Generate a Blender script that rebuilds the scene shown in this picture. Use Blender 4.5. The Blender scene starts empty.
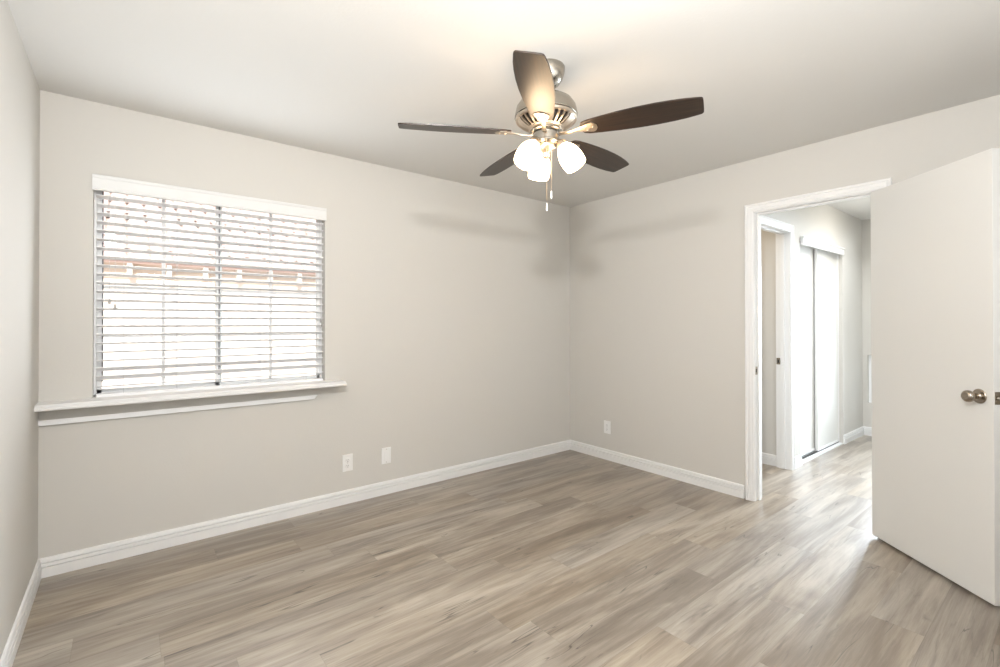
import bpy, bmesh, math, random
from mathutils import Vector, Matrix
random.seed(4)
C = bpy.context.scene
COL = C.collection
PI = math.pi
R = math.radians

# ------------------------------------------------------------------ camera
CAM = Vector((-3.5046, -3.2709, 1.2690))
F_PX, YAW, PITCH, ROLL, CY = 469.7, 0.672116, 0.0054, -0.00088, 320.68
cd = bpy.data.cameras.new('camera'); cam = bpy.data.objects.new('camera', cd); COL.objects.link(cam)
cd.sensor_fit = 'HORIZONTAL'; cd.sensor_width = 36.0; cd.lens = 36.0 * F_PX / 1000.0
cd.shift_x = 0.0; cd.shift_y = (CY - 333.5) / 1000.0
cd.clip_start = 0.02; cd.clip_end = 200
fw = Vector((math.sin(YAW)*math.cos(PITCH), math.cos(YAW)*math.cos(PITCH), math.sin(PITCH)))
rt = Vector((math.cos(YAW), -math.sin(YAW), 0)); up = rt.cross(fw)
r2 = math.cos(ROLL)*rt + math.sin(ROLL)*up; u2 = -math.sin(ROLL)*rt + math.cos(ROLL)*up
cam.matrix_world = Matrix(((r2.x, u2.x, -fw.x, CAM.x), (r2.y, u2.y, -fw.y, CAM.y), (r2.z, u2.z, -fw.z, CAM.z), (0, 0, 0, 1)))
C.camera = cam

# ------------------------------------------------------------------ exposure
vs = C.view_settings
vs.view_transform = 'Standard'; vs.look = 'None'; vs.exposure = 0.07; vs.gamma = 1.0; vs.use_curve_mapping = False

# ------------------------------------------------------------------ world sky
W = bpy.data.worlds.new('sky'); C.world = W; W.use_nodes = True
bg = W.node_tree.nodes['Background']
bg.inputs[0].default_value = (0.86, 0.93, 1.0, 1); bg.inputs[1].default_value = 1.5

# ------------------------------------------------------------------ lights
def aim(o, d):
    o.rotation_euler = Vector(d).to_track_quat('-Z', 'Y').to_euler()
def area(name, loc, d, sx, sy, power, col):
    l = bpy.data.lights.new(name, 'AREA'); l.shape = 'RECTANGLE'; l.size = sx; l.size_y = sy
    l.energy = power; l.color = col
    o = bpy.data.objects.new(name, l); COL.objects.link(o); o.location = loc; aim(o, d); return o
sl = bpy.data.lights.new('sun', 'SUN'); sl.energy = 6.0; sl.angle = R(0.6); sl.color = (1, 0.96, 0.9)
so = bpy.data.objects.new('sun', sl); COL.objects.link(so); aim(so, (0.25, 0.90, -0.72))
area('rear_fill', (-1.9, -3.70, 1.45), (0, 1, 0.05), 2.2, 1.3, 9, (0.96, 0.98, 1.0))  # added fill from behind the camera, set at the made-up rear window
area('bounced_flash', (-3.64, -3.20, 2.19), (0.74, 0.67, -0.03), 0.13, 0.13, 46, (1.0, 0.985, 0.97))
area('ceiling_bounce_fill', (-2.9, -3.25, 1.75), (0.22, 0.30, 1), 0.9, 0.5, 31, (0.99, 0.985, 0.98))  # added upward fill, stands in for flash bounced off the ceiling
area('window_daylight', (-3.04, -0.16, 1.47), (0, -1, 0.1), 1.15, 1.1, 11, (0.90, 0.95, 1.0))
area('hall_window_daylight', (3.02, -2.38, 1.15), (-1, 0.04, -0.22), 0.62, 1.7, 42, (0.80, 0.90, 1.0)).data.spread = R(75)
area('hall_floor_fill', (1.6, -2.1, 2.41), (0, 0, -1), 2.3, 0.6, 15, (0.86, 0.93, 1.0)).data.spread = R(110)  # added fill from above to brighten the hall floor, no skylight there
area('hall_warm_fill', (1.9, -2.35, 2.36), (0, 0.3, -1), 0.35, 0.35, 8.0, (1.0, 0.94, 0.84))  # added warm fill to lift the hall walls, no known fixture
area('side_room_lamp', (0.5, -0.7, 2.38), (0.35, 0, -1), 0.3, 0.3, 8.0, (1.0, 0.78, 0.52))

# ------------------------------------------------------------------ materials
def srgb(r, g, b):
    f = lambda c: (c/255/12.92) if c/255 <= 0.04045 else ((c/255+0.055)/1.055)**2.4
    return (f(r), f(g), f(b), 1)
def mat(name, col, rough=0.5, metal=0.0, bump=0.0, bscale=200, spec=0.5):
    m = bpy.data.materials.new(name); m.use_nodes = True; nt = m.node_tree
    b = nt.nodes['Principled BSDF']
    b.inputs['Base Color'].default_value = col; b.inputs['Roughness'].default_value = rough
    b.inputs['Metallic'].default_value = metal; b.inputs['Specular IOR Level'].default_value = spec
    if bump:
        tc = nt.nodes.new('ShaderNodeTexCoord'); n = nt.nodes.new('ShaderNodeTexNoise')
        n.inputs['Scale'].default_value = bscale; n.inputs['Detail'].default_value = 3
        bp = nt.nodes.new('ShaderNodeBump'); bp.inputs['Strength'].default_value = bump; bp.inputs['Distance'].default_value = 0.002
        nt.links.new(tc.outputs['Object'], n.inputs['Vector']); nt.links.new(n.outputs['Fac'], bp.inputs['Height'])
        nt.links.new(bp.outputs['Normal'], b.inputs['Normal'])
    return m
M_WALL = mat('wall_paint', (0.62, 0.603, 0.568, 1), 0.75, bump=0.25, bscale=90, spec=0.25)
M_CEIL = mat('ceiling_paint', (0.73, 0.72, 0.695, 1), 0.85, bump=0.3, bscale=70, spec=0.2)
M_TRIM = mat('white_trim', (0.81, 0.81, 0.805, 1), 0.38, bump=0.008, bscale=60)
M_DOOR = mat('door_paint', (0.72, 0.715, 0.69, 1), 0.45, bump=0.08, bscale=120)
M_VINYL = mat('window_vinyl', (0.84, 0.85, 0.86, 1), 0.4, bump=0.02, bscale=60)
M_GASKET = mat('gasket', (0.22, 0.22, 0.24, 1), 0.7, bump=0.05)
M_BLIND = mat('blind_slat', (0.90, 0.90, 0.91, 1), 0.45, bump=0.03, bscale=40)
M_CORD = mat('blind_cord', (0.62, 0.62, 0.62, 1), 0.8, bump=0.05)
M_TASSEL = mat('cord_tassel', (0.42, 0.41, 0.40, 1), 0.5, bump=0.05)
M_NICKEL = mat('brushed_nickel', (0.42, 0.39, 0.34, 1), 0.26, 1.0, bump=0.04, bscale=300)
M_IRON = mat('satin_nickel', (0.58, 0.50, 0.41, 1), 0.34, 1.0, bump=0.04, bscale=300)
M_KNOB = mat('aged_nickel_knob', (0.40, 0.35, 0.29, 1), 0.25, 1.0, bump=0.02, bscale=200)
M_DARK = mat('dark_gap', (0.035, 0.03, 0.027, 1), 0.8, bump=0.05)
M_PLATE = mat('cover_plate', (0.82, 0.82, 0.81, 1), 0.35, bump=0.02)
M_STUCCO = mat('stucco', (0.86, 0.72, 0.63, 1), 0.9, bump=0.8, bscale=60)
M_ROOFTILE = mat('roof_tile', (0.68, 0.50, 0.45, 1), 0.85, bump=0.6, bscale=20)
M_FASCIA = mat('eave_paint', (0.80, 0.76, 0.70, 1), 0.6, bump=0.1)
M_SOFFIT = mat('soffit_wood', (0.74, 0.60, 0.50, 1), 0.8, bump=0.3)
M_SAND = mat('ground', (0.74, 0.70, 0.66, 1), 0.95, bump=0.5, bscale=20)

def brushed(m):
    nt = m.node_tree; b = nt.nodes['Principled BSDF']; b.inputs['Anisotropic'].default_value = 0.4
brushed(M_NICKEL)

def mat_blade():
    m = bpy.data.materials.new('dark_walnut_blade'); m.use_nodes = True; nt = m.node_tree; b = nt.nodes['Principled BSDF']
    tc = nt.nodes.new('ShaderNodeTexCoord'); mp = nt.nodes.new('ShaderNodeMapping'); mp.inputs['Scale'].default_value = (2.5, 60, 10)
    n = nt.nodes.new('ShaderNodeTexNoise'); n.inputs['Scale'].default_value = 1.5; n.inputs['Detail'].default_value = 6; n.inputs['Roughness'].default_value = 0.65
    cr = nt.nodes.new('ShaderNodeValToRGB'); e = cr.color_ramp.elements
    e[0].position = 0.3; e[0].color = (0.010, 0.006, 0.004, 1); e[1].position = 0.75; e[1].color = (0.045, 0.025, 0.015, 1)
    nt.links.new(tc.outputs['Object'], mp.inputs[0]); nt.links.new(mp.outputs[0], n.inputs['Vector']); nt.links.new(n.outputs['Fac'], cr.inputs[0])
    nt.links.new(cr.outputs[0], b.inputs['Base Color']); b.inputs['Roughness'].default_value = 0.36
    b.inputs['Specular IOR Level'].default_value = 0.5
    return m
M_BLADE = mat_blade()

def mat_glass():
    m = bpy.data.materials.new('window_glass'); m.use_nodes = True; nt = m.node_tree; nt.nodes.clear()
    o = nt.nodes.new('ShaderNodeOutputMaterial'); mx = nt.nodes.new('ShaderNodeMixShader'); t = nt.nodes.new('ShaderNodeBsdfTransparent')
    g = nt.nodes.new('ShaderNodeBsdfGlossy'); g.inputs['Roughness'].default_value = 0.02
    fr = nt.nodes.new('ShaderNodeFresnel'); fr.inputs['IOR'].default_value = 1.45
    t.inputs['Color'].default_value = (0.95, 0.97, 0.97, 1)
    nt.links.new(fr.outputs[0], mx.inputs[0]); nt.links.new(t.outputs[0], mx.inputs[1]); nt.links.new(g.outputs[0], mx.inputs[2]); nt.links.new(mx.outputs[0], o.inputs[0])
    return m
M_GLASS = mat_glass()

def mat_emit(name, base, ecol, es):
    m = mat(name, base, 0.4); b = m.node_tree.nodes['Principled BSDF']
    b.inputs['Emission Color'].default_value = ecol; b.inputs['Emission Strength'].default_value = es
    return m
M_SHADE = mat_emit('frosted_lit_glass', (0.9, 0.87, 0.8, 1), (1.0, 0.70, 0.42, 1), 19)
M_BULB = mat_emit('lit_bulb', (0.9, 0.85, 0.75, 1), (1.0, 0.70, 0.42, 1), 40)

def mat_floor():
    m = bpy.data.materials.new('vinyl_plank'); m.use_nodes = True; nt = m.node_tree; N = nt.nodes; L = nt.links
    b = N['Principled BSDF']
    tc = N.new('ShaderNodeTexCoord'); sx = N.new('ShaderNodeSeparateXYZ'); L.new(tc.outputs['Object'], sx.inputs[0])
    def mth(op, a, bb=None, c=None):
        n = N.new('ShaderNodeMath'); n.operation = op
        for i, v in enumerate((a, bb, c)):
            if v is None: continue
            if isinstance(v, (int, float)): n.inputs[i].default_value = v
            else: L.new(v, n.inputs[i])
        return n.outputs[0]
    PW, PL = 0.178, 1.22
    yy = mth('DIVIDE', sx.outputs['Y'], PW); row = mth('FLOOR', yy); fy = mth('FRACT', yy)
    wr = N.new('ShaderNodeTexWhiteNoise'); wr.noise_dimensions = '1D'; L.new(row, wr.inputs['W'])
    xx = mth('ADD', mth('DIVIDE', sx.outputs['X'], PL), mth('MULTIPLY', wr.outputs['Value'], 7.3)); colm = mth('FLOOR', xx); fx = mth('FRACT', xx)
    cv = N.new('ShaderNodeCombineXYZ'); L.new(row, cv.inputs[0]); L.new(colm, cv.inputs[1])
    wn = N.new('ShaderNodeTexWhiteNoise'); wn.noise_dimensions = '2D'; L.new(cv.outputs[0], wn.inputs['Vector'])
    rnd = wn.outputs['Value']
    def grain(sxs, sys, det, rough, off, dist=0.0):
        v = N.new('ShaderNodeCombineXYZ')
        L.new(mth('MULTIPLY', sx.outputs['X'], sxs), v.inputs[0]); L.new(mth('MULTIPLY', sx.outputs['Y'], sys), v.inputs[1]); L.new(mth('MULTIPLY', rnd, off), v.inputs[2])
        n = N.new('ShaderNodeTexNoise'); n.inputs['Scale'].default_value = 1; n.inputs['Detail'].default_value = det; n.inputs['Roughness'].default_value = rough
        n.inputs['Distortion'].default_value = dist
        L.new(v.outputs[0], n.inputs['Vector']); return n.outputs['Fac']
    broad = grain(1.0, 8.0, 4, 0.55, 40, 0.9)
    streak = grain(2.2, 45, 5, 0.6, 60, 0.3)
    fine = grain(9, 260, 4, 0.6, 80)
    knot = grain(3.0, 22, 4, 0.6, 90, 1.2)
    t = mth('ADD', mth('MULTIPLY', rnd, 0.14), mth('ADD', mth('MULTIPLY', mth('SUBTRACT', broad, 0.5), 1.15), mth('ADD', mth('MULTIPLY', mth('SUBTRACT', streak, 0.5), 0.55), mth('MULTIPLY', mth('SUBTRACT', fine, 0.5), 0.22))))
    t = mth('ADD', t, 0.40)
    cr = N.new('ShaderNodeValToRGB'); e = cr.color_ramp.elements
    e[0].position = 0.0; e[0].color = srgb(90, 78, 64); e[1].position = 1.0; e[1].color = srgb(196, 186, 171)
    a = e.new(0.35); a.color = srgb(128, 114, 98); a = e.new(0.65); a.color = srgb(166, 154, 137)
    L.new(t, cr.inputs[0])
    # grey-brown drift between planks
    wn2 = N.new('ShaderNodeTexWhiteNoise'); wn2.noise_dimensions = '3D'; L.new(cv.outputs[0], wn2.inputs['Vector'])
    hs = N.new('ShaderNodeHueSaturation'); L.new(cr.outputs[0], hs.inputs['Color'])
    L.new(mth('ADD', 0.74, mth('MULTIPLY', wn2.outputs['Value'], 0.30)), hs.inputs['Saturation'])
    # cracks: thin dark streaks
    crk = mth('ABSOLUTE', mth('SUBTRACT', grain(1.3, 17, 2, 0.45, 33, 0.35), 0.5)); msk = grain(2.6, 9, 2, 0.5, 71)
    c1 = N.new('ShaderNodeMapRange'); c1.inputs[1].default_value = 0.002; c1.inputs[2].default_value = 0.009; c1.inputs[3].default_value = 1; c1.inputs[4].default_value = 0; L.new(crk, c1.inputs[0])
    c2 = N.new('ShaderNodeMapRange'); c2.inputs[1].default_value = 0.53; c2.inputs[2].default_value = 0.60; L.new(msk, c2.inputs[0])
    cm = N.new('ShaderNodeMath'); cm.operation = 'MULTIPLY_ADD'; L.new(mth('MULTIPLY', c1.outputs[0], c2.outputs[0]), cm.inputs[0]); cm.inputs[1].default_value = -0.62; cm.inputs[2].default_value = 1.0
    km = N.new('ShaderNodeMapRange'); km.inputs[1].default_value = 0.58; km.inputs[2].default_value = 0.72; km.inputs[3].default_value = 1; km.inputs[4].default_value = 0.70; L.new(knot, km.inputs[0])
    # seams
    sy_ = mth('MINIMUM', fy, mth('SUBTRACT', 1.0, fy)); sx_ = mth('MINIMUM', fx, mth('SUBTRACT', 1.0, fx))
    seam = mth('MINIMUM', mth('MULTIPLY', sy_, PW), mth('MULTIPLY', sx_, PL))
    sm = N.new('ShaderNodeMapRange'); sm.inputs[1].default_value = 0.0004; sm.inputs[2].default_value = 0.0016; sm.inputs[3].default_value = 0.80; sm.inputs[4].default_value = 1; L.new(seam, sm.inputs[0])
    k = mth('MULTIPLY', mth('MULTIPLY', cm.outputs[0], km.outputs[0]), sm.outputs[0])
    mx = N.new('ShaderNodeVectorMath'); mx.operation = 'SCALE'; L.new(hs.outputs[0], mx.inputs[0]); L.new(k, mx.inputs['Scale'])
    L.new(mx.outputs[0], b.inputs['Base Color'])
    L.new(mth('ADD', 0.30, mth('MULTIPLY', streak, 0.12)), b.inputs['Roughness'])
    bp = N.new('ShaderNodeBump'); bp.inputs['Strength'].default_value = 0.25; bp.inputs['Distance'].default_value = 0.001
    L.new(mth('ADD', fine, sm.outputs[0]), bp.inputs['Height']); L.new(bp.outputs[0], b.inputs['Normal'])
    b.inputs['Specular IOR Level'].default_value = 0.6
    b.inputs['Coat Weight'].default_value = 0.5; b.inputs['Coat Roughness'].default_value = 0.32
    return m
M_FLOOR = mat_floor()

# ------------------------------------------------------------------ helpers
def obj(name, bm, m, parent=None, smooth=False, loc=None):
    bmesh.ops.recalc_face_normals(bm, faces=bm.faces)
    me = bpy.data.meshes.new(name); bm.to_mesh(me); bm.free()
    ms = m if isinstance(m, (list, tuple)) else [m]
    for x in ms: me.materials.append(x)
    if smooth:
        for p in me.polygons: p.use_smooth = True
    o = bpy.data.objects.new(name, me); COL.objects.link(o)
    if loc: o.location = loc
    if parent: o.parent = parent
    return o
def sharp(o, ang=35):
    me = o.data; bm = bmesh.new(); bm.from_mesh(me)
    for e in bm.edges:
        if len(e.link_faces) == 2 and e.calc_face_angle(0) > R(ang): e.smooth = False
    bm.to_mesh(me); bm.free(); return o
def box(bm, x0, x1, y0, y1, z0, z1, bev=0.0, M=None, mi=0):
    r = bmesh.ops.create_cube(bm, size=1.0)
    vs_ = r['verts']
    for v in vs_:
        v.co = Vector(((v.co.x+.5)*(x1-x0)+x0, (v.co.y+.5)*(y1-y0)+y0, (v.co.z+.5)*(z1-z0)+z0))
    fs = set(f for v in vs_ for f in v.link_faces)
    if bev:
        es = list(set(e for v in vs_ for e in v.link_edges))
        g = bmesh.ops.bevel(bm, geom=es, offset=bev, segments=2, profile=0.5, affect='EDGES')
        vs_ = list(set(v for f in g['faces'] for v in f.verts) | set(v for v in vs_ if v.is_valid)); fs = set(f for v in vs_ for f in v.link_faces)
    if M is not None:
        for v in vs_: v.co = M @ v.co
    for f in fs: f.material_index = mi
    return vs_
def lathe(bm, prof, n=40, M=None, cap=False):
    rings = []
    for r, z in prof:
        ring = []
        for i in range(n):
            a = 2*PI*i/n; co = Vector((r*math.cos(a), r*math.sin(a), z))
            ring.append(bm.verts.new(M @ co if M is not None else co))
        rings.append(ring)
    for a, b_ in zip(rings, rings[1:]):
        for i in range(n): bm.faces.new((a[i], a[(i+1) % n], b_[(i+1) % n], b_[i]))
    if cap:
        bm.faces.new(rings[0]); bm.faces.new(rings[-1])
def tube(bm, pts, r, n=10, cap=True):
    pts = [Vector(p) for p in pts]; rings = []
    for i, p in enumerate(pts):
        d = (pts[min(i+1, len(pts)-1)] - pts[max(i-1, 0)]).normalized()
        a = d.orthogonal().normalized() if i == 0 else (pa - d*pa.dot(d)).normalized()
        pa = a; b_ = d.cross(a); rr = r[i] if isinstance(r, (list, tuple)) else r
        rings.append([bm.verts.new(p + rr*(math.cos(2*PI*k/n)*a + math.sin(2*PI*k/n)*b_)) for k in range(n)])
    for a, b_ in zip(rings, rings[1:]):
        for i in range(n): bm.faces.new((a[i], a[(i+1) % n], b_[(i+1) % n], b_[i]))
    if cap: bm.faces.new(rings[0]); bm.faces.new(rings[-1])
def sweep(bm, stations):
    """stations: list of lists of Vectors (same profile at every station), closed profile"""
    R_ = [[bm.verts.new(p) for p in s] for s in stations]; n = len(R_[0])
    for a, b_ in zip(R_, R_[1:]):
        for i in range(n): bm.faces.new((a[i], a[(i+1) % n], b_[(i+1) % n], b_[i]))
    bm.faces.new(R_[0]); bm.faces.new(R_[-1])
def empty(name, loc=(0, 0, 0), rz=0):
    o = bpy.data.objects.new(name, None); COL.objects.link(o); o.location = loc; o.rotation_euler = (0, 0, rz); o.empty_display_size = 0.1
    return o
def thing(name, label, cat, loc=(0, 0, 0), rz=0, group=None):
    o = empty(name, loc, rz); o['label'] = label; o['category'] = cat
    if group: o['group'] = group
    return o
def struct(o, label, cat):
    o['kind'] = 'structure'; o['label'] = label; o['category'] = cat; return o

# ------------------------------------------------------------------ setting
H = 2.44; WX = -3.846; YR = -3.70; WT = 0.11
HY = -1.655            # hall left wall face
HR = -2.80             # hall right wall face
HX = 3.05              # hall end wall face
DY0, DY1, DZ = -1.782, -2.490, 2.055          # doorway clear opening inside the jambs
JT = 0.018

bm = bmesh.new(); box(bm, WX-0.15, HX+0.15, YR-0.15, 0.14, -0.12, 0.0)
struct(obj('floor', bm, M_FLOOR), 'grey brown wood-look plank floor running through bedroom and hall', 'floor')
bm = bmesh.new(); box(bm, WX-0.15, HX+0.15, YR-3.2, 0.14, H, H+0.15)  # rear overhang added out of view to keep sun off the rear window
struct(obj('ceiling', bm, M_CEIL), 'off white flat painted ceiling above bedroom and hall', 'ceiling')
# window wall with opening
WX0, WX1, WZ0, WZ1 = -3.642, -2.437, 0.875, 2.052
bm = bmesh.new()
box(bm, WX-0.15, WX0, 0, 0.14, 0, H); box(bm, WX1, 1.2, 0, 0.14, 0, H)
box(bm, WX0, WX1, 0, 0.14, 0, WZ0); box(bm, WX0, WX1, 0, 0.14, WZ1, H)
struct(obj('wall_back', bm, M_WALL), 'greige wall holding the blind-covered window', 'wall')
bm = bmesh.new(); box(bm, WX-0.15, WX, YR-0.15, 0, 0, H)
struct(obj('wall_left', bm, M_WALL), 'greige wall at the left edge beside the window shelf', 'wall')
bm = bmesh.new()
box(bm, 0, WT, DY0+JT, 0, 0, H); box(bm, 0, WT, YR, DY1-JT, 0, H); box(bm, 0, WT, DY1-JT, DY0+JT, DZ+JT, H)
struct(obj('wall_right', bm, M_WALL), 'greige wall holding the open doorway to the hall', 'wall')
bm = bmesh.new()
box(bm, WX, -3.0, YR-0.15, YR, 0, H); box(bm, -0.8, HX+0.15, YR-0.15, YR, 0, H)
box(bm, -3.0, -0.8, YR-0.15, YR, 0, 0.8); box(bm, -3.0, -0.8, YR-0.15, YR, 2.1, H)
struct(obj('wall_front', bm, M_WALL), 'greige wall behind the viewer with an added opening for fill light', 'wall')
# hall left wall: door opening and closet opening
SX0, SX1 = 0.235, 0.978      # side room door
KX0, KX1, KZ = 1.205, 2.375, 2.03   # closet
bm = bmesh.new()
box(bm, WT, SX0-JT, HY, HY+WT, 0, H); box(bm, SX0-JT, SX1+JT, HY, HY+WT, DZ+JT, H); box(bm, SX1+JT, KX0, HY, HY+WT, 0, H)
box(bm, KX0, KX1, HY, HY+WT, KZ, H); box(bm, KX1, HX, HY, HY+WT, 0, H)
struct(obj('wall_hall_left', bm, M_WALL), 'pale hall wall with a door opening and sliding closet', 'wall')
bm = bmesh.new(); box(bm, 1.012, 1.10, HY+WT, 0, 0, H)
struct(obj('wall_side_room', bm, M_WALL), 'beige wall seen through the door opening off the hall', 'wall')
bm = bmesh.new(); box(bm, KX0-0.1, KX1+0.1, -0.95, -0.88, 0, H)
box(bm, KX0-0.06, KX0, HY+WT, -0.95, 0, H); box(bm, KX1, KX1+0.06, HY+WT, -0.95, 0, H)
struct(obj('wall_closet', bm, M_WALL), 'greige inner walls of the hall closet', 'wall')
bm = bmesh.new(); box(bm, WT, HX, HR-0.1, HR, 0, H)
struct(obj('wall_hall_right', bm, M_WALL), 'pale hall wall on the door side', 'wall')
EY0, EY1, EZ0, EZ1 = -1.700, -1.985, 0.365, 0.906      # low side window
GY0, GY1, GZ0, GZ1 = -2.06, -2.72, 0.12, 2.05          # unseen tall window beside it, added as hall daylight source
bm = bmesh.new()
box(bm, HX, HX+0.12, EY0, HY, 0, H); box(bm, HX, HX+0.12, EY1, EY0, 0, EZ0); box(bm, HX, HX+0.12, EY1, EY0, EZ1, H)
box(bm, HX, HX+0.12, GY0, EY1, 0, H); box(bm, HX, HX+0.12, GY1, GY0, 0, GZ0); box(bm, HX, HX+0.12, GY1, GY0, GZ1, H); box(bm, HX, HX+0.12, HR, GY1, 0, H)
struct(obj('wall_hall_end', bm, M_WALL), 'pale wall at the far end of the hall around a bright window', 'wall')
bm = bmesh.new(); box(bm, -30, 30, -30, 30, -0.5, -0.3)
struct(obj('ground', bm, M_SAND), 'bare ground outside the house', 'ground')

# baseboards
BP = [(0, 0), (0.014, 0), (0.015, 0.050), (0.0070, 0.0510), (0.0070, 0.0545), (0.0140, 0.0560), (0.0130, 0.070), (0.0045, 0.0710), (0.0045, 0.0750), (0.0115, 0.0765), (0.0080, 0.0915), (0.003, 0.096), (0, 0.096)]
def base(name, A, B, n, label, mA=0, mB=0):
    """A,B: floor points on wall face; n: wall normal; mA/mB: +1 to mitre the end inward"""
    A = Vector((*A, 0)); B = Vector((*B, 0)); n = Vector((*n, 0)); d = (B-A).normalized()
    bm = bmesh.new()
    sweep(bm, [[A + n*u + d*(u*mA) + Vector((0, 0, z)) for u, z in BP], [B + n*u - d*(u*mB) + Vector((0, 0, z)) for u, z in BP]])
    return struct(obj(name, bm, M_TRIM), label, 'baseboard')
base('baseboard_back', (WX, 0), (0, 0), (0, -1), 'white grooved baseboard under the window wall', 1, 1)
base('baseboard_left', (WX, YR), (WX, 0), (1, 0), 'white grooved baseboard along the left wall', 1, 1)
base('baseboard_right', (0, 0), (0, DY0+0.075), (-1, 0), 'white grooved baseboard from room corner to doorway casing', 1, 0)
base('baseboard_right_near', (0, DY1-0.075), (0, YR), (-1, 0), 'white grooved baseboard behind the open door', 0, 1)
base('baseboard_front', (WX, YR), (0, YR), (0, 1), 'white grooved baseboard behind the viewer', 1, 1)
base('baseboard_hall_left', (SX1+0.075, HY), (KX0, HY), (0, -1), 'short white baseboard between side door and closet')
base('baseboard_hall_far', (KX1, HY), (HX, HY), (0, -1), 'white baseboard past the closet at hall end', 0, 1)
base('baseboard_hall_end', (HX, HY), (HX, HR), (-1, 0), 'white baseboard under the bright hall end window', 1, 1)
base('baseboard_hall_right', (WT, HR), (HX, HR), (0, 1), 'white baseboard on the hall door side', 0, 1)
base('baseboard_side_room', (1.012, HY+WT), (1.012, 0), (-1, 0), 'white baseboard seen through the door opening off the hall')

# door casings (mitred sweep) and jambs
CP = [(0.004, 0), (0.004, 0.008), (0.012, 0.013), (0.018, 0.013), (0.020, 0.0105), (0.022, 0.0105), (0.024, 0.014), (0.040, 0.015), (0.043, 0.012), (0.046, 0.012), (0.049, 0.017), (0.057, 0.018), (0.062, 0.015), (0.062, 0)]
def casing(bm, a0, a1, zt, P):
    """opening a0<a1 along wall axis, P(a, v, z) -> Vector with v protrusion from wall"""
    sweep(bm, [[P(a0-u, v, 0) for u, v in CP], [P(a0-u, v, zt+u) for u, v in CP], [P(a1+u, v, zt+u) for u, v in CP], [P(a1+u, v, 0) for u, v in CP]])
t1 = struct(empty('trim_1'), 'white casing and jamb around the bedroom doorway', 'door trim')
bm = bmesh.new(); casing(bm, DY1, DY0, DZ, lambda a, v, z: Vector((-v, a, z))); obj('casing', bm, M_TRIM, t1)
bm = bmesh.new(); casing(bm, DY1, DY0, DZ, lambda a, v, z: Vector((WT+v, a, z))); obj('casing', bm, M_TRIM, t1)
bm = bmesh.new()
box(bm, 0, WT, DY0, DY0+JT, 0, DZ); box(bm, 0, WT, DY1-JT, DY1, 0, DZ); box(bm, 0, WT, DY1-JT, DY0+JT, DZ, DZ+JT)
obj('jamb', bm, M_TRIM, t1)
bm = bmesh.new()
box(bm, 0.040, 0.075, DY0-0.011, DY0, 0, DZ-0.011, 0.002); box(bm, 0.040, 0.075, DY1, DY1+0.011, 0, DZ-0.011, 0.002); box(bm, 0.040, 0.075, DY1, DY0, DZ-0.011, DZ, 0.002)
obj('door_stop', bm, M_TRIM, t1)
bm = bmesh.new(); box(bm, 0.008, 0.036, DY0-0.0015, DY0, 0.90, 0.957); box(bm, 0.015, 0.029, DY0-0.002, DY0-0.0014, 0.915, 0.942, mi=1)
obj('strike_plate', bm, [M_KNOB, M_DARK], t1)
t2 = struct(empty('trim_2'), 'white casing and jamb around the side door off the hall', 'door trim')
bm = bmesh.new(); casing(bm, SX0, SX1, DZ, lambda a, v, z: Vector((a, HY-v, z))); obj('casing', bm, M_TRIM, t2)
bm = bmesh.new()
box(bm, SX0-JT, SX0, HY, HY+WT, 0, DZ); box(bm, SX1, SX1+JT, HY, HY+WT, 0, DZ); box(bm, SX0-JT, SX1+JT, HY, HY+WT, DZ, DZ+JT)
obj('jamb', bm, M_TRIM, t2)
bm = bmesh.new()
box(bm, SX1-0.011, SX1, HY+0.038, HY+0.072, 0, DZ-0.011, 0.002); box(bm, SX0, SX0+0.011, HY+0.038, HY+0.072, 0, DZ-0.011, 0.002); box(bm, SX0, SX1, HY+0.038, HY+0.072, DZ-0.011, DZ, 0.002)
obj('door_stop', bm, M_TRIM, t2)
bm = bmesh.new(); box(bm, SX1-0.002, SX1, HY+0.076, HY+0.106, 0.905, 0.963); box(bm, SX1-0.0026, SX1-0.0019, HY+0.084, HY+0.098, 0.920, 0.948, mi=1)
obj('strike_plate', bm, [M_KNOB, M_DARK], t2)

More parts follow.
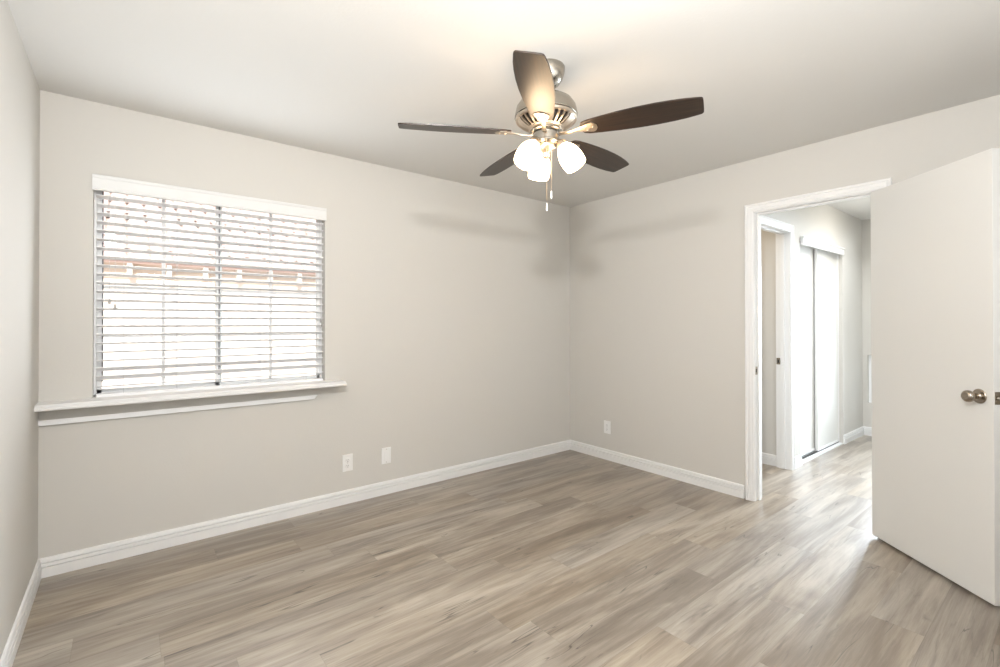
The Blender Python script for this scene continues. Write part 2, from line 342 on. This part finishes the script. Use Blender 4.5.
# ------------------------------------------------------------------ window
w1 = struct(empty('window_1', ((WX0+WX1)/2, 0, WZ0)), 'white sliding window with muntin grid behind open blinds', 'window')
def wobj(name, bm, m, par=None, **k):
    o = obj(name, bm, m, **k); o.parent = par or w1
    if par is None: o.matrix_parent_inverse = Matrix.Translation(-Vector(w1.location))
    return o
FY0, FY1 = 0.065, 0.125
bm = bmesh.new(); f = 0.012
for x0, x1, z0, z1 in ((WX0, WX0+f, WZ0, WZ1), (WX1-f, WX1, WZ0, WZ1), (WX0, WX1, WZ0, WZ0+f), (WX0, WX1, WZ1-f, WZ1)): box(bm, x0, x1, FY0, FY1, z0, z1, 0.002)
wobj('window_frame', bm, M_VINYL)
XM = -3.057
for k, (x0, x1, yo) in enumerate(((WX0+f, XM+0.018, 0.098), (XM-0.018, WX1-f, 0.074))):
    bm = bmesh.new(); s = 0.022; z0, z1 = WZ0+f, WZ1-f
    for a in ((x0, x0+s, z0, z1), (x1-s, x1, z0, z1), (x0, x1, z0, z0+s), (x0, x1, z1-s, z1)): box(bm, a[0], a[1], yo, yo+0.022, a[2], a[3], 0.002)
    sash = wobj('sash', bm, M_VINYL)
    bm = bmesh.new(); xm = (x0+x1)/2; w = 0.009
    box(bm, xm-w, xm+w, yo+0.007, yo+0.015, z0+s, z1-s)
    for zz in (1.20, 1.47, 1.735): box(bm, x0+s, x1-s, yo+0.0075, yo+0.0145, zz-w, zz+w)
    wobj('muntin_grid', bm, M_VINYL, sash)
    bm = bmesh.new(); box(bm, x0+s-0.002, x1-s+0.002, yo+0.010, yo+0.012, z0+s-0.002, z1-s+0.002)
    wobj('window_pane', bm, M_GLASS, sash)
    bm = bmesh.new()
    g = 0.005
    if k == 0: box(bm, x0+s-0.001, x0+s+0.005, yo-0.004, yo+0.009, z0+0.065, z1-0.03)
    else: box(bm, XM-0.003, XM+0.003, yo-0.0035, yo+0.001, z0+0.065, z1-0.03)
    wobj('gasket', bm, M_GASKET, sash)
    if k == 1:
        bm = bmesh.new(); box(bm, x0+0.002, x0+0.014, yo-0.014, yo-0.003, 1.40, 1.50, 0.003); wobj('sash_latch', bm, M_VINYL, sash)
# sill shelf: from left wall to beyond the window, rounded nose
bm = bmesh.new()
SZ = 0.877; SP = [(0.10, SZ), (-0.120, SZ), (-0.130, SZ-0.001), (-0.133, SZ-0.006), (-0.139, SZ-0.010), (-0.149, SZ-0.012), (-0.153, SZ-0.018), (-0.151, SZ-0.026), (-0.144, SZ-0.029), (0.0, SZ-0.029), (0.10, SZ-0.029)]
SPr = [(0.0, SZ)] + SP[1:9] + [(0.0, SZ-0.029)]
sweep(bm, [[Vector((WX, y, z)) for y, z in SPr], [Vector((-2.34, y, z)) for y, z in SPr]])
box(bm, WX0, WX1, 0.0, FY0, SZ-0.029, SZ)
wobj('window_sill', bm, M_TRIM)
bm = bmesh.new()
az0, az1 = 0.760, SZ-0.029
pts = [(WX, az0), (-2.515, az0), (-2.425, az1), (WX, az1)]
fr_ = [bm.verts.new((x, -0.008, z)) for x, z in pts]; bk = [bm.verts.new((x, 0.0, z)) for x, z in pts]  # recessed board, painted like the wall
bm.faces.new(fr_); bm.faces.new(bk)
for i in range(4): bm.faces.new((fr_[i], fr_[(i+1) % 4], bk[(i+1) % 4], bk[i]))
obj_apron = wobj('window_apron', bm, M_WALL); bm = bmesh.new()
pp = [(WX, az0), (-2.515, az0), (-2.492, az0+0.024), (WX, az0+0.024)]
ff = [bm.verts.new((x, -0.020 if k < 2 else -0.015, z)) for k, (x, z) in enumerate(pp)]; gg = [bm.verts.new((x, -0.006, z)) for x, z in pp]
bm.faces.new(ff); bm.faces.new(gg)
for i in range(4): bm.faces.new((ff[i], ff[(i+1) % 4], gg[(i+1) % 4], gg[i]))
wobj('apron_moulding', bm, M_TRIM)
# hall end windows, then an unseen rear window added for fill light
def simple_window(name, label, P, a0, a1, z0, z1):
    w = struct(empty(name), label, 'window'); f = 0.04
    bm = bmesh.new()
    for x in ((a0, a0+f, z0, z1), (a1-f, a1, z0, z1), (a0+f, a1-f, z0, z0+f), (a0+f, a1-f, z1-f, z1), ((a0+a1)/2-0.02, (a0+a1)/2+0.02, z0+f, z1-f)): P(bm, *x, 0.05, 0.09)
    obj('window_frame', bm, M_VINYL, w)
    bm = bmesh.new(); P(bm, a0+f-0.003, a1-f+0.003, z0+f-0.003, z1-f+0.003, 0.068, 0.072); obj('window_pane', bm, M_GLASS, w)
simple_window('window_4', 'unseen tall window added at the hall end as its daylight source', lambda bm, a, b_, z0, z1, d0, d1: box(bm, HX+d0, HX+d1, a, b_, z0, z1), GY1, GY0, GZ0, GZ1)
simple_window('window_2', 'low bright window at the far end of the hall', lambda bm, a, b_, z0, z1, d0, d1: box(bm, HX+d0, HX+d1, a, b_, z0, z1), EY1, EY0, EZ0, EZ1)
simple_window('window_3', 'unseen wide window added behind the viewer for fill light', lambda bm, a, b_, z0, z1, d0, d1: box(bm, a, b_, YR-d1, YR-d0, z0, z1), -3.0, -0.8, 0.8, 2.1)

# ------------------------------------------------------------------ blinds
bl = thing('window_blind', 'white horizontal slat blind hanging open in the window', 'window blind', ((WX0+WX1)/2, 0, WZ1))
def bobj(name, bm, m, par=None, **k):
    o = obj(name, bm, m, **k); o.parent = par or bl
    if par is None: o.matrix_parent_inverse = Matrix.Translation(-Vector(bl.location))
    return o
BX0, BX1 = WX0+0.012, WX1-0.010; BY = 0.030
bm = bmesh.new()
VP_ = [(-0.016, 1.972), (-0.020, 1.976), (-0.020, 1.984), (-0.0165, 1.988), (-0.0165, 2.036), (-0.020, 2.040), (-0.022, 2.052), (-0.018, 2.056), (-0.004, 2.056), (-0.004, 1.972)]
sweep(bm, [[Vector((WX0-0.004, y, z)) for y, z in VP_], [Vector((WX1+0.004, y, z)) for y, z in VP_]])
bobj('valance', bm, mat('blind_valance', (0.74, 0.745, 0.74, 1), 0.45, bump=0.03, bscale=40))
bm = bmesh.new(); box(bm, BX0, BX1, 0.006, 0.056, 2.000, 2.046, 0.002); bobj('head_rail', bm, M_BLIND)
bm = bmesh.new(); box(bm, BX0, BX1, 0.006, 0.056, 0.8735, 0.893, 0.004); bobj('bottom_rail', bm, M_BLIND)
bm = bmesh.new()
n_sl = 23; z_lo, pitch = 0.932, 0.0462
slz = []
for i in range(n_sl):
    z = z_lo + i*pitch; slz.append(z)
    tilt = R(10)
    if i == 1: tilt = R(28)
    if i == 2: tilt = R(25)
    tilt += R(random.uniform(-0.5, 0.5))
    w2, th, nseg = 0.0255, 0.0042, 6
    prof = []
    for k in range(nseg+1):
        y = -w2 + 2*w2*k/nseg; c = 0.0022*(1-(y/w2)**2); prof.append((y, c+th/2))
    for k in range(nseg, -1, -1):
        y = -w2 + 2*w2*k/nseg; c = 0.0022*(1-(y/w2)**2); prof.append((y, c-th/2))
    ct, st = math.cos(tilt), math.sin(tilt)
    # tilt > 0: room-side edge (negative y) up
    pr = [(BY + y*ct + zz*st, z - y*st + zz*ct) for y, zz in prof]
    sweep(bm, [[Vector((BX0, y, q)) for y, q in pr], [Vector((BX1, y, q)) for y, q in pr]])
bobj('slat_panel', bm, M_BLIND)
for x in (-3.515, -3.275, -2.84, -2.56):
    bm = bmesh.new()
    for y in (BY-0.0275, BY+0.0275): tube(bm, [(x, y, 0.893), (x, y, 2.0)], 0.0009, 6)
    for z in slz: tube(bm, [(x, BY-0.0275, z-0.004), (x, BY+0.0275, z-0.007)], 0.0006, 5)
    bobj('ladder_cord', bm, M_CORD)
def cord(x, zb_, slant=0):
    bm = bmesh.new(); tube(bm, [(x, -0.004, 1.99), (x+slant*0.4, -0.006, (1.99+zb_)/2), (x+slant, -0.008, zb_)], 0.0010, 6)
    c = bobj('lift_cord', bm, M_CORD)
    bm = bmesh.new(); lathe(bm, [(0.001, 0.026), (0.0035, 0.024), (0.005, 0.012), (0.0065, 0.0), (0.0055, -0.002), (0.001, -0.002)], 14, Matrix.Translation((x+slant, -0.008, zb_-0.024)), cap=True)
    o = bobj('tassel', bm, M_TASSEL, c, smooth=True)
cord(-3.575, 1.400); cord(-3.552, 1.372); cord(-2.475, 1.300, 0.006); cord(-2.462, 1.272, 0.002)

# ------------------------------------------------------------------ open door
HP = Vector((-0.008, -2.497))                # hinge pivot
u = Vector((-0.640, -0.768)).normalized()
nf = Vector((u.y, -u.x))                     # visible face normal (towards the room corner)
if nf.x > 0: nf = -nf
A0 = Vector((-0.0425, -2.460))               # hinge-side corner of the visible face
LW, LT = 0.706, 0.035
dr = struct(empty('door_1', (A0.x, A0.y, 0.016), math.atan2(u.y, u.x)), 'white flush bedroom door swung wide open with nickel knob', 'door')
# local axes: +x along the leaf, +y = rotated left of u
side = 1 if Vector((-u.y, u.x)).dot(nf) > 0 else -1   # sign of local y that faces the viewer
DH = 2.030
bm = bmesh.new(); y0, y1 = sorted((0, -side*LT)); box(bm, 0, LW, y0, y1, 0, DH, 0.0015)
obj('door_leaf', bm, M_DOOR, dr)
KZ_ = 0.918; KX = LW-0.062
def knob_parts(sgn, ybase):
    Mx = Matrix.Translation((KX, ybase, KZ_)) @ Matrix.Rotation(-sgn*PI/2, 4, 'X')
    bm = bmesh.new(); lathe(bm, [(0.001, 0.0), (0.033, 0.0), (0.0335, 0.003), (0.031, 0.006), (0.022, 0.0075), (0.017, 0.0075), (0.0155, 0.010), (0.0125, 0.013), (0.0125, 0.028)], 40, Mx)
    rose = sharp(obj('rosette', bm, M_KNOB, dr, smooth=True), 40)
    bm = bmesh.new(); lathe(bm, [(0.0125, 0.024), (0.014, 0.030), (0.020, 0.036), (0.0255, 0.043), (0.0275, 0.050), (0.0265, 0.058), (0.0215, 0.0645), (0.012, 0.0675), (0.010, 0.0665), (0.0085, 0.0665), (0.0005, 0.0670)], 40, Mx, cap=True)
    obj('door_knob', bm, M_KNOB, dr, smooth=True)
knob_parts(side, 0); knob_parts(-side, -side*LT)
bm = bmesh.new(); yc = -side*LT/2
box(bm, LW-0.0005, LW+0.0015, yc-0.0125, yc+0.0125, KZ_-0.028, KZ_+0.028, 0.0004)
obj('latch_plate', bm, M_KNOB, dr)
bm = bmesh.new(); lathe(bm, [(0.008, 0), (0.008, 0.006), (0.006, 0.011), (0.001, 0.012)], 20, Matrix.Translation((LW+0.0015, yc, KZ_)) @ Matrix.Rotation(PI/2, 4, 'Y'), cap=True)
obj('latch_bolt', bm, M_NICKEL, dr, smooth=True)
ib = Matrix.Rotation(-math.atan2(u.y, u.x), 4, 'Z') @ Matrix.Translation((-A0.x, -A0.y, -0.016))
for z in (0.22, 1.02, 1.82):
    bm = bmesh.new()
    c = ib @ Vector((HP.x-0.004, HP.y, z)); tube(bm, [c+Vector((0, 0, -0.045)), c+Vector((0, 0, 0.045))], 0.006, 12)
    obj('hinge', bm, M_NICKEL, dr)

# ------------------------------------------------------------------ closet
cl = struct(empty('trim_3', (KX0, HY, 0)), 'white header board and floor track of the hall closet', 'closet trim')
def cobj(name, bm, m, par=cl):
    o = obj(name, bm, m); o.parent = par; o.matrix_parent_inverse = Matrix.Translation(-Vector(par.location)); return o
bm = bmesh.new(); box(bm, KX0+0.020, KX1-0.02, HY-0.022, HY+0.0, 1.975, 2.034, 0.002); box(bm, KX0+0.016, KX1-0.016, HY-0.030, HY, 2.034, 2.048, 0.003)
cobj('header_board', bm, M_TRIM)
bm = bmesh.new(); box(bm, KX0, KX1, HY+0.004, HY+0.100, 0, 0.012); box(bm, KX0, KX1, HY+0.040, HY+0.050, 0.0, 0.026, mi=1); box(bm, KX0, KX1, HY+0.075, HY+0.085, 0.0, 0.026, mi=1)
cobj('floor_track', bm, [M_TRIM, M_DARK])
def slider(name, label, x0, x1, y0):
    d = struct(empty(name, (x0, y0, 0.024)), label, 'closet door')
    s = 0.022; z0, z1 = 0.024, 2.02
    bm = bmesh.new(); box(bm, x0+s, x1-s, y0+0.006, y0+0.018, z0+s, z1-s); cobj('door_panel', bm, M_DOOR, d)
    bm = bmesh.new()
    for a in ((x0, x0+s, z0, z1), (x1-s, x1, z0, z1), (x0+s, x1-s, z0, z0+s), (x0+s, x1-s, z1-s, z1)): box(bm, a[0], a[1], y0, y0+0.024, a[2], a[3], 0.002)
    cobj('door_frame', bm, M_TRIM, d)
slider('door_2', 'left sliding white closet door in the hall', KX0+0.002, 1.80, HY+0.063)
slider('door_3', 'right sliding white closet door in the hall', 1.752, KX1-0.002, HY+0.034)

# ------------------------------------------------------------------ cover plates
def plate(name, label, cat, P, w, h, style, group=None):
    """P: matrix placing local frame: x along wall, y out of the wall (towards room) , z up"""
    t = thing(name, label, cat); t.matrix_world = P
    if group: t['group'] = group
    bm = bmesh.new(); box(bm, -w/2, w/2, 0, 0.006, -h/2, h/2, 0.0022); obj('cover_plate', bm, M_PLATE, t)
    if style == 'outlet':
        for s in (-1, 1):
            bm = bmesh.new(); lathe(bm, [(0.0005, 0.0082), (0.0158, 0.0082), (0.0168, 0.0072), (0.0168, 0.003)], 28, Matrix.Translation((0, 0, s*0.0195)) @ Matrix.Rotation(-PI/2, 4, 'X'))
            sk = obj('socket', bm, M_PLATE, t)
            bm = bmesh.new()
            for dx, hh in ((-0.0062, 0.0075), (0.0062, 0.0090)): box(bm, dx-0.0011, dx+0.0011, 0.0078, 0.0086, s*0.0195+0.002-hh/2, s*0.0195+0.002+hh/2)
            lathe(bm, [(0.0004, 0.0086), (0.0026, 0.0086), (0.0026, 0.0078)], 12, Matrix.Translation((0, 0, s*0.0195-0.0085)) @ Matrix.Rotation(-PI/2, 4, 'X'))
            obj('slots', bm, M_DARK, sk)
        bm = bmesh.new(); lathe(bm, [(0.0004, 0.0072), (0.0028, 0.0068), (0.003, 0.0055)], 12, Matrix.Rotation(-PI/2, 4, 'X')); obj('screw', bm, M_NICKEL, t)
    elif style == 'blank':
        bm = bmesh.new(); box(bm, -0.0165, 0.0165, 0.004, 0.0075, -0.0335, 0.0335, 0.001); obj('insert', bm, M_PLATE, t)
        for s in (-1, 1):
            bm = bmesh.new(); lathe(bm, [(0.0004, 0.0072), (0.0026, 0.0068), (0.0028, 0.0055)], 12, Matrix.Translation((0, 0, s*0.0475)) @ Matrix.Rotation(-PI/2, 4, 'X')); obj('screw', bm, M_NICKEL, t)
    else:
        bm = bmesh.new(); box(bm, -0.005, 0.005, 0.004, 0.007, -0.012, 0.012, 0.001); box(bm, -0.0035, 0.0035, 0.005, 0.018, 0.001, 0.010, 0.001); obj('toggle', bm, M_PLATE, t)
        for s in (-1, 1):
            bm = bmesh.new(); lathe(bm, [(0.0004, 0.0072), (0.0026, 0.0068), (0.0028, 0.0055)], 12, Matrix.Translation((0, 0, s*0.030)) @ Matrix.Rotation(-PI/2, 4, 'X')); obj('screw', bm, M_NICKEL, t)
    return t
back = lambda x, z: Matrix.Translation((x, 0, z)) @ Matrix.Rotation(PI, 4, 'Z')
plate('wall_outlet', 'white duplex outlet on window wall, the left plate of the low pair', 'outlet', back(-2.280, 0.285), 0.074, 0.118, 'outlet')
plate('wall_plate', 'plain white cover plate right of the duplex outlet on window wall', 'wall plate', back(-1.988, 0.285), 0.074, 0.118, 'blank')
plate('wall_outlet', 'white outlet low on the wall between room corner and doorway', 'outlet', Matrix.Translation((0, -0.470, 0.302)) @ Matrix.Rotation(PI/2, 4, 'Z'), 0.074, 0.118, 'outlet')
plate('light_switch', 'white toggle light switch in the hall between side door and closet', 'light switch', Matrix.Translation((1.13, HY, 1.135)) @ Matrix.Rotation(PI, 4, 'Z'), 0.072, 0.116, 'toggle')

# ------------------------------------------------------------------ ceiling fan
FC = Vector((-2.001, -1.722)); ZB = 2.134; A_0 = 6.03
fan = thing('ceiling_fan', 'brushed nickel ceiling fan with five dark wood blades and lit glass shades', 'ceiling fan', (FC.x, FC.y, H))
T0 = lambda z: z - H
def fobj(name, bm, m, par=None, smooth=True, ang=35):
    o = obj(name, bm, m, par or fan, smooth=smooth)
    if smooth: sharp(o, ang)
    return o
bm = bmesh.new(); lathe(bm, [(0.001, 0.0), (0.077, 0.0), (0.079, -0.004), (0.079, -0.012), (0.076, -0.032), (0.067, -0.058), (0.050, -0.080), (0.030, -0.092), (0.021, -0.095), (0.021, -0.100), (0.0135, -0.100)], 48)
fobj('canopy', bm, M_NICKEL).location = (0.0055, -0.0044, 0)
bm = bmesh.new(); lathe(bm, [(0.0125, -0.074), (0.0125, -0.170)], 24); fobj('downrod', bm, M_NICKEL)
# motor housing : domed top, rounded shoulder, vented lower bowl
bm = bmesh.new()
mb = ZB - H; mz = mb + 0.043
prof = [(0.013, mz+0.145), (0.024, mz+0.143), (0.026, mz+0.136), (0.050, mz+0.130), (0.088, mz+0.120), (0.116, mz+0.102), (0.131, mz+0.078), (0.136, mz+0.056), (0.137, mz+0.042), (0.139, mz+0.040), (0.139, mz+0.034), (0.136, mz+0.032), (0.130, mz+0.020)]
prof = [(r*1.035 if r > 0.03 else r, z) for r, z in prof]; lathe(bm, prof, 64)
fobj('motor_housing', bm, M_NICKEL)
bm = bmesh.new()   # dark core seen through the vents
lathe(bm, [(0.118, mz+0.024), (0.108, mz+0.010), (0.088, mz-0.006), (0.062, mz-0.014)], 48); fobj('motor_core', bm, M_DARK)
bm = bmesh.new()   # vent ribs over the bowl
nv = 30
for i in range(nv):
    if i % 6 in (0, 5): wdeg = 12.2
    else: wdeg = 4.6
    a = 2*PI*(i+0.5)/nv + R(A_0)
    Mx = Matrix.Rotation(a, 4, 'Z'); P = [(0.136, mz+0.022), (0.124, mz+0.006), (0.097, mz-0.012), (0.074, mz-0.021)]
    rows = []
    for r, z in P:
        hw = r*math.tan(R(wdeg)/2)
        rows.append([bm.verts.new(Mx @ Vector((r, s*hw, z))) for s in (-1, 1)] + [bm.verts.new(Mx @ Vector((r-0.004, s*hw, z+0.004))) for s in (1, -1)])
    for r0, r1 in zip(rows, rows[1:]):
        for k in range(4): bm.faces.new((r0[k], r0[(k+1) % 4], r1[(k+1) % 4], r1[k]))
lathe(bm, [(0.141, mz+0.030), (0.140, mz+0.020), (0.136, mz+0.016), (0.129, mz+0.017)], 64)
lathe(bm, [(0.083, mz-0.013), (0.082, mz-0.019), (0.076, mz-0.024), (0.066, mz-0.026), (0.060, mz-0.026)], 64)
fobj('vent_ring', bm, M_IRON, smooth=True)
# rotating hub ring, switch housing
bm = bmesh.new(); lathe(bm, [(0.060, mz-0.014), (0.074, mz-0.028), (0.076, mz-0.034), (0.072, mz-0.038), (0.050, mz-0.040)], 56); fobj('blade_hub', bm, M_NICKEL)
bm = bmesh.new(); lathe(bm, [(0.052, mz-0.036), (0.0585, mz-0.040)], 48); fobj('hub_gap', bm, M_DARK)
bm = bmesh.new(); lathe(bm, [(0.056, mz-0.040), (0.0595, mz-0.042), (0.0595, mz-0.076), (0.061, mz-0.078), (0.061, mz-0.084), (0.0595, mz-0.086), (0.056, mz-0.092), (0.048, mz-0.096), (0.040, mz-0.097)], 56); fobj('switch_housing', bm, M_NICKEL)
bm = bmesh.new(); lathe(bm, [(0.044, mz-0.094), (0.044, mz-0.104), (0.040, mz-0.112), (0.026, mz-0.120), (0.016, mz-0.130), (0.016, mz-0.148), (0.012, mz-0.153), (0.006, mz-0.156), (0.0005, mz-0.157)], 40); fobj('light_fitter', bm, M_IRON)

# blades
PT = R(-12.0)
def blade_outline():
    up_, lo = [], []
    # (x along blade, +y side, -y side)
    S = [(0.165, 0.024, 0.024), (0.172, 0.036, 0.036), (0.195, 0.045, 0.045), (0.25, 0.052, 0.053), (0.33, 0.060, 0.062), (0.41, 0.065, 0.067), (0.48, 0.066, 0.068), (0.55, 0.063, 0.065), (0.60, 0.058, 0.060), (0.635, 0.052, 0.054), (0.652, 0.049, 0.051), (0.659, 0.045, 0.048), (0.663, 0.038, 0.042), (0.664, 0.018, 0.022)]
    return S
def bezel_blade():
    bm = bmesh.new(); S = blade_outline(); th = 0.0028
    top, bot = [], []
    for x, a, b_ in S:
        a *= 1.05; b_ *= 1.05
        ys = [a, a*0.5, 0, -b_*0.5, -b_]
        top.append([bm.verts.new((x, y, th)) for y in ys]); bot.append([bm.verts.new((x, y, -th)) for y in ys])
    for L_ in (top, bot):
        for r0, r1 in zip(L_, L_[1:]):
            for k in range(4): bm.faces.new((r0[k], r0[k+1], r1[k+1], r1[k]))
    for k in (0, 4):
        for i in range(len(S)-1): bm.faces.new((top[i][k], top[i+1][k], bot[i+1][k], bot[i][k]))
    for i in (0, -1):
        for k in range(4): bm.faces.new((top[i][k], top[i][k+1], bot[i][k+1], bot[i][k]))
    es = [e for e in bm.edges if len(e.link_faces) == 2 and e.calc_face_angle(0) > R(60)]
    bmesh.ops.recalc_face_normals(bm, faces=bm.faces)
    bmesh.ops.bevel(bm, geom=es, offset=0.0012, segments=2, profile=0.5, affect='EDGES')
    return bm
def bracket():
    # fan-shaped plate under blade root + arm to hub
    bm = bmesh.new()
    S = [(0.064, 0.012, -0.010), (0.085, 0.010, -0.012), (0.110, 0.009, -0.012), (0.135, 0.010, -0.0085), (0.155, 0.015, -0.0065), (0.178, 0.023, -0.0065), (0.200, 0.030, -0.0065), (0.216, 0.033, -0.0065), (0.226, 0.027, -0.0065), (0.236, 0.010, -0.0065)]
    rows = []
    for x, w, z in S:
        rows.append([bm.verts.new((x, w, z)), bm.verts.new((x, 0, z-0.0015)), bm.verts.new((x, -w, z)), bm.verts.new((x, -w, z+0.003)), bm.verts.new((x, w, z+0.003))])
    for r0, r1 in zip(rows, rows[1:]):
        for k in range(5): bm.faces.new((r0[k], r0[(k+1) % 5], r1[(k+1) % 5], r1[k]))
    bm.faces.new(rows[0]); bm.faces.new(rows[-1])
    for x, y in ((0.190, 0.014), (0.190, -0.014), (0.216, 0.0)):
        lathe(bm, [(0.0005, -0.0105), (0.0035, -0.0100), (0.0045, -0.0075)], 12, Matrix.Translation((x, y, 0)))
    return bm
b0 = None
for k in range(5):
    Mx = Matrix.Translation((0, 0, mb)) @ Matrix.Rotation(R(A_0+72*k+(0.7, -0.8, 0.0, -0.9, 1.8)[k]), 4, 'Z') @ Matrix.Rotation(PT, 4, 'X')
    if b0 is None:
        b0 = obj('blade', bezel_blade(), M_BLADE, fan, smooth=True); sharp(b0, 50); bb = b0
        br0 = obj('blade_bracket', bracket(), M_IRON, b0, smooth=True); sharp(br0, 40)
    else:
        bb = b0.copy(); COL.objects.link(bb); bb.parent = fan
        br = br0.copy(); COL.objects.link(br); br.parent = bb
    bb.matrix_local = Mx

# light kit : three arms, three tulip shades with bulbs
fa = YAW   # camera-frame helper: directions stay fixed in the world
def shade_prof():
    return [(0.0165, 0.0), (0.0215, -0.004), (0.028, -0.012), (0.038, -0.026), (0.047, -0.046), (0.0515, -0.068), (0.0525, -0.090), (0.0505, -0.112), (0.0485, -0.121), (0.0472, -0.121), (0.0490, -0.110), (0.0505, -0.090), (0.0495, -0.068), (0.045, -0.047), (0.036, -0.028), (0.026, -0.014), (0.0145, -0.005)]
for adeg in (62.0, -58.0, 182.0):
    d = Vector((math.cos(R(adeg)), math.sin(R(adeg)), 0))
    tilt = R(32)
    neck = Vector((0, 0, mz-0.093)) + d*0.070
    bm = bmesh.new()
    tube(bm, [Vector((0, 0, mz-0.086))+d*0.045, Vector((0, 0, mz-0.084))+d*0.062, neck+Vector((0, 0, 0.006)), neck+Vector((0, 0, -0.004))+d*0.006], [0.011, 0.011, 0.012, 0.014], 16)
    ax = Vector((0, 0, 1)).cross(d)
    Mx = Matrix.Translation(neck) @ Matrix.Rotation(-tilt, 4, ax)
    lathe(bm, [(0.001, 0.010), (0.019, 0.008), (0.024, 0.0), (0.0265, -0.010), (0.0265, -0.016), (0.0235, -0.016)], 28, Mx)
    fobj('light_arm', bm, M_IRON)
    bm = bmesh.new(); lathe(bm, shade_prof(), 40, Mx @ Matrix.Translation((0, 0, -0.008))); sh = fobj('lamp_shade', bm, M_SHADE, ang=60)
    bm = bmesh.new(); lathe(bm, [(0.008, -0.014), (0.010, -0.030), (0.018, -0.048), (0.0225, -0.064), (0.021, -0.080), (0.013, -0.092), (0.0005, -0.096)], 24, Mx); fobj('light_bulb', bm, M_BULB, sh)

def chain(name, off, zt, zb_):
    bm = bmesh.new(); p = Vector((off[0], off[1], 0))
    n = int((zt-zb_)/0.0042)
    tube(bm, [p+Vector((0, 0, zt)), p+Vector((0, 0, zb_))], 0.0007, 5)
    for i in range(n):
        z = zt - i*0.0042
        lathe(bm, [(0.0003, 0.0014), (0.0014, 0.0), (0.0003, -0.0014)], 6, Matrix.Translation(p+Vector((0, 0, z))))
    c = fobj(name, bm, M_IRON, smooth=False)
    bm = bmesh.new(); lathe(bm, [(0.0006, 0.0), (0.0022, -0.002), (0.0030, -0.008), (0.0040, -0.030), (0.0036, -0.036), (0.0006, -0.038)], 14, Matrix.Translation(p+Vector((0, 0, zb_))), cap=True)
    fobj('chain_fob', bm, M_PLATE, c)
# towards the viewer side of the switch housing
vd = Vector((-0.624, -0.7815)); rd = Vector((0.7815, -0.624))
o1 = vd*0.060 + rd*-0.003; o2 = vd*0.052 + rd*0.018
chain('pull_chain', o1, mz-0.080, mz-0.372); chain('pull_chain', o2, mz-0.080, mz-0.315)

# ------------------------------------------------------------------ neighbouring house outside
NY = 3.3; EYV = NY-0.14; EZ = 1.86
nh = thing('neighbour_house', 'peach stucco house with pale barrel tile roof seen through the blinds', 'house', (-3.0, NY, -0.3))
def nobj(name, bm, m, par=None, **k):
    o = obj(name, bm, m, **k); o.parent = par or nh
    if par is None: o.matrix_parent_inverse = Matrix.Translation(-Vector(nh.location))
    return o
bm = bmesh.new(); box(bm, -9, 6, NY, NY+4.0, -0.3, EZ+0.14); nobj('stucco_wall', bm, M_STUCCO)
slope = 0.42
bm = bmesh.new()
def roofz(y): return EZ + 0.11 + (y-EYV)*slope
p0 = [(EYV, roofz(EYV)-0.05), (EYV, roofz(EYV)), (EYV+4.6, roofz(EYV+4.6)), (EYV+4.6, roofz(EYV+4.6)-0.05)]
sweep(bm, [[Vector((-9.3, y, z)) for y, z in p0], [Vector((6.3, y, z)) for y, z in p0]])
nobj('roof_deck', bm, mat('roof_underlay', (0.66, 0.46, 0.40, 1), 0.9, bump=0.3))
bm = bmesh.new()   # barrel tiles: half-round courses
tw, tl = 0.20, 0.36
for j in range(13):
    y0_ = EYV - 0.06 + j*tl*0.92; y1_ = y0_+tl*1.04
    z0_ = roofz(y0_)+0.030; z1_ = roofz(y1_)+0.002
    for i in range(int(8.2/tw)):
        xc = -6.6 + i*tw; r0 = []; r1 = []
        for k in range(7):
            a = PI*k/6; r0.append(bm.verts.new((xc+math.cos(a)*tw*0.52, y0_, z0_+math.sin(a)*0.050))); r1.append(bm.verts.new((xc+math.cos(a)*tw*0.44, y1_, z1_+math.sin(a)*0.042)))
        for k in range(6): bm.faces.new((r0[k], r0[k+1], r1[k+1], r1[k]))
        bm.faces.new(r0)
nobj('roof_tiles', bm, M_ROOFTILE)
bm = bmesh.new(); box(bm, -9.3, 6.3, NY-0.02, NY, EZ-0.09, EZ+0.12); nobj('frieze_board', bm, M_SOFFIT)
for i in range(12):
    x = -4.9 + i*0.35
    bm = bmesh.new()
    pr = [(EYV+0.0, roofz(EYV)-0.05-0.13), (EYV+0.0, roofz(EYV)-0.045), (NY+0.05, roofz(NY+0.05)-0.05), (NY+0.05, roofz(NY+0.05)-0.22)]
    sweep(bm, [[Vector((x, y, z)) for y, z in pr], [Vector((x+0.045, y, z)) for y, z in pr]])
    nobj('rafter_tail', bm, M_FASCIA)
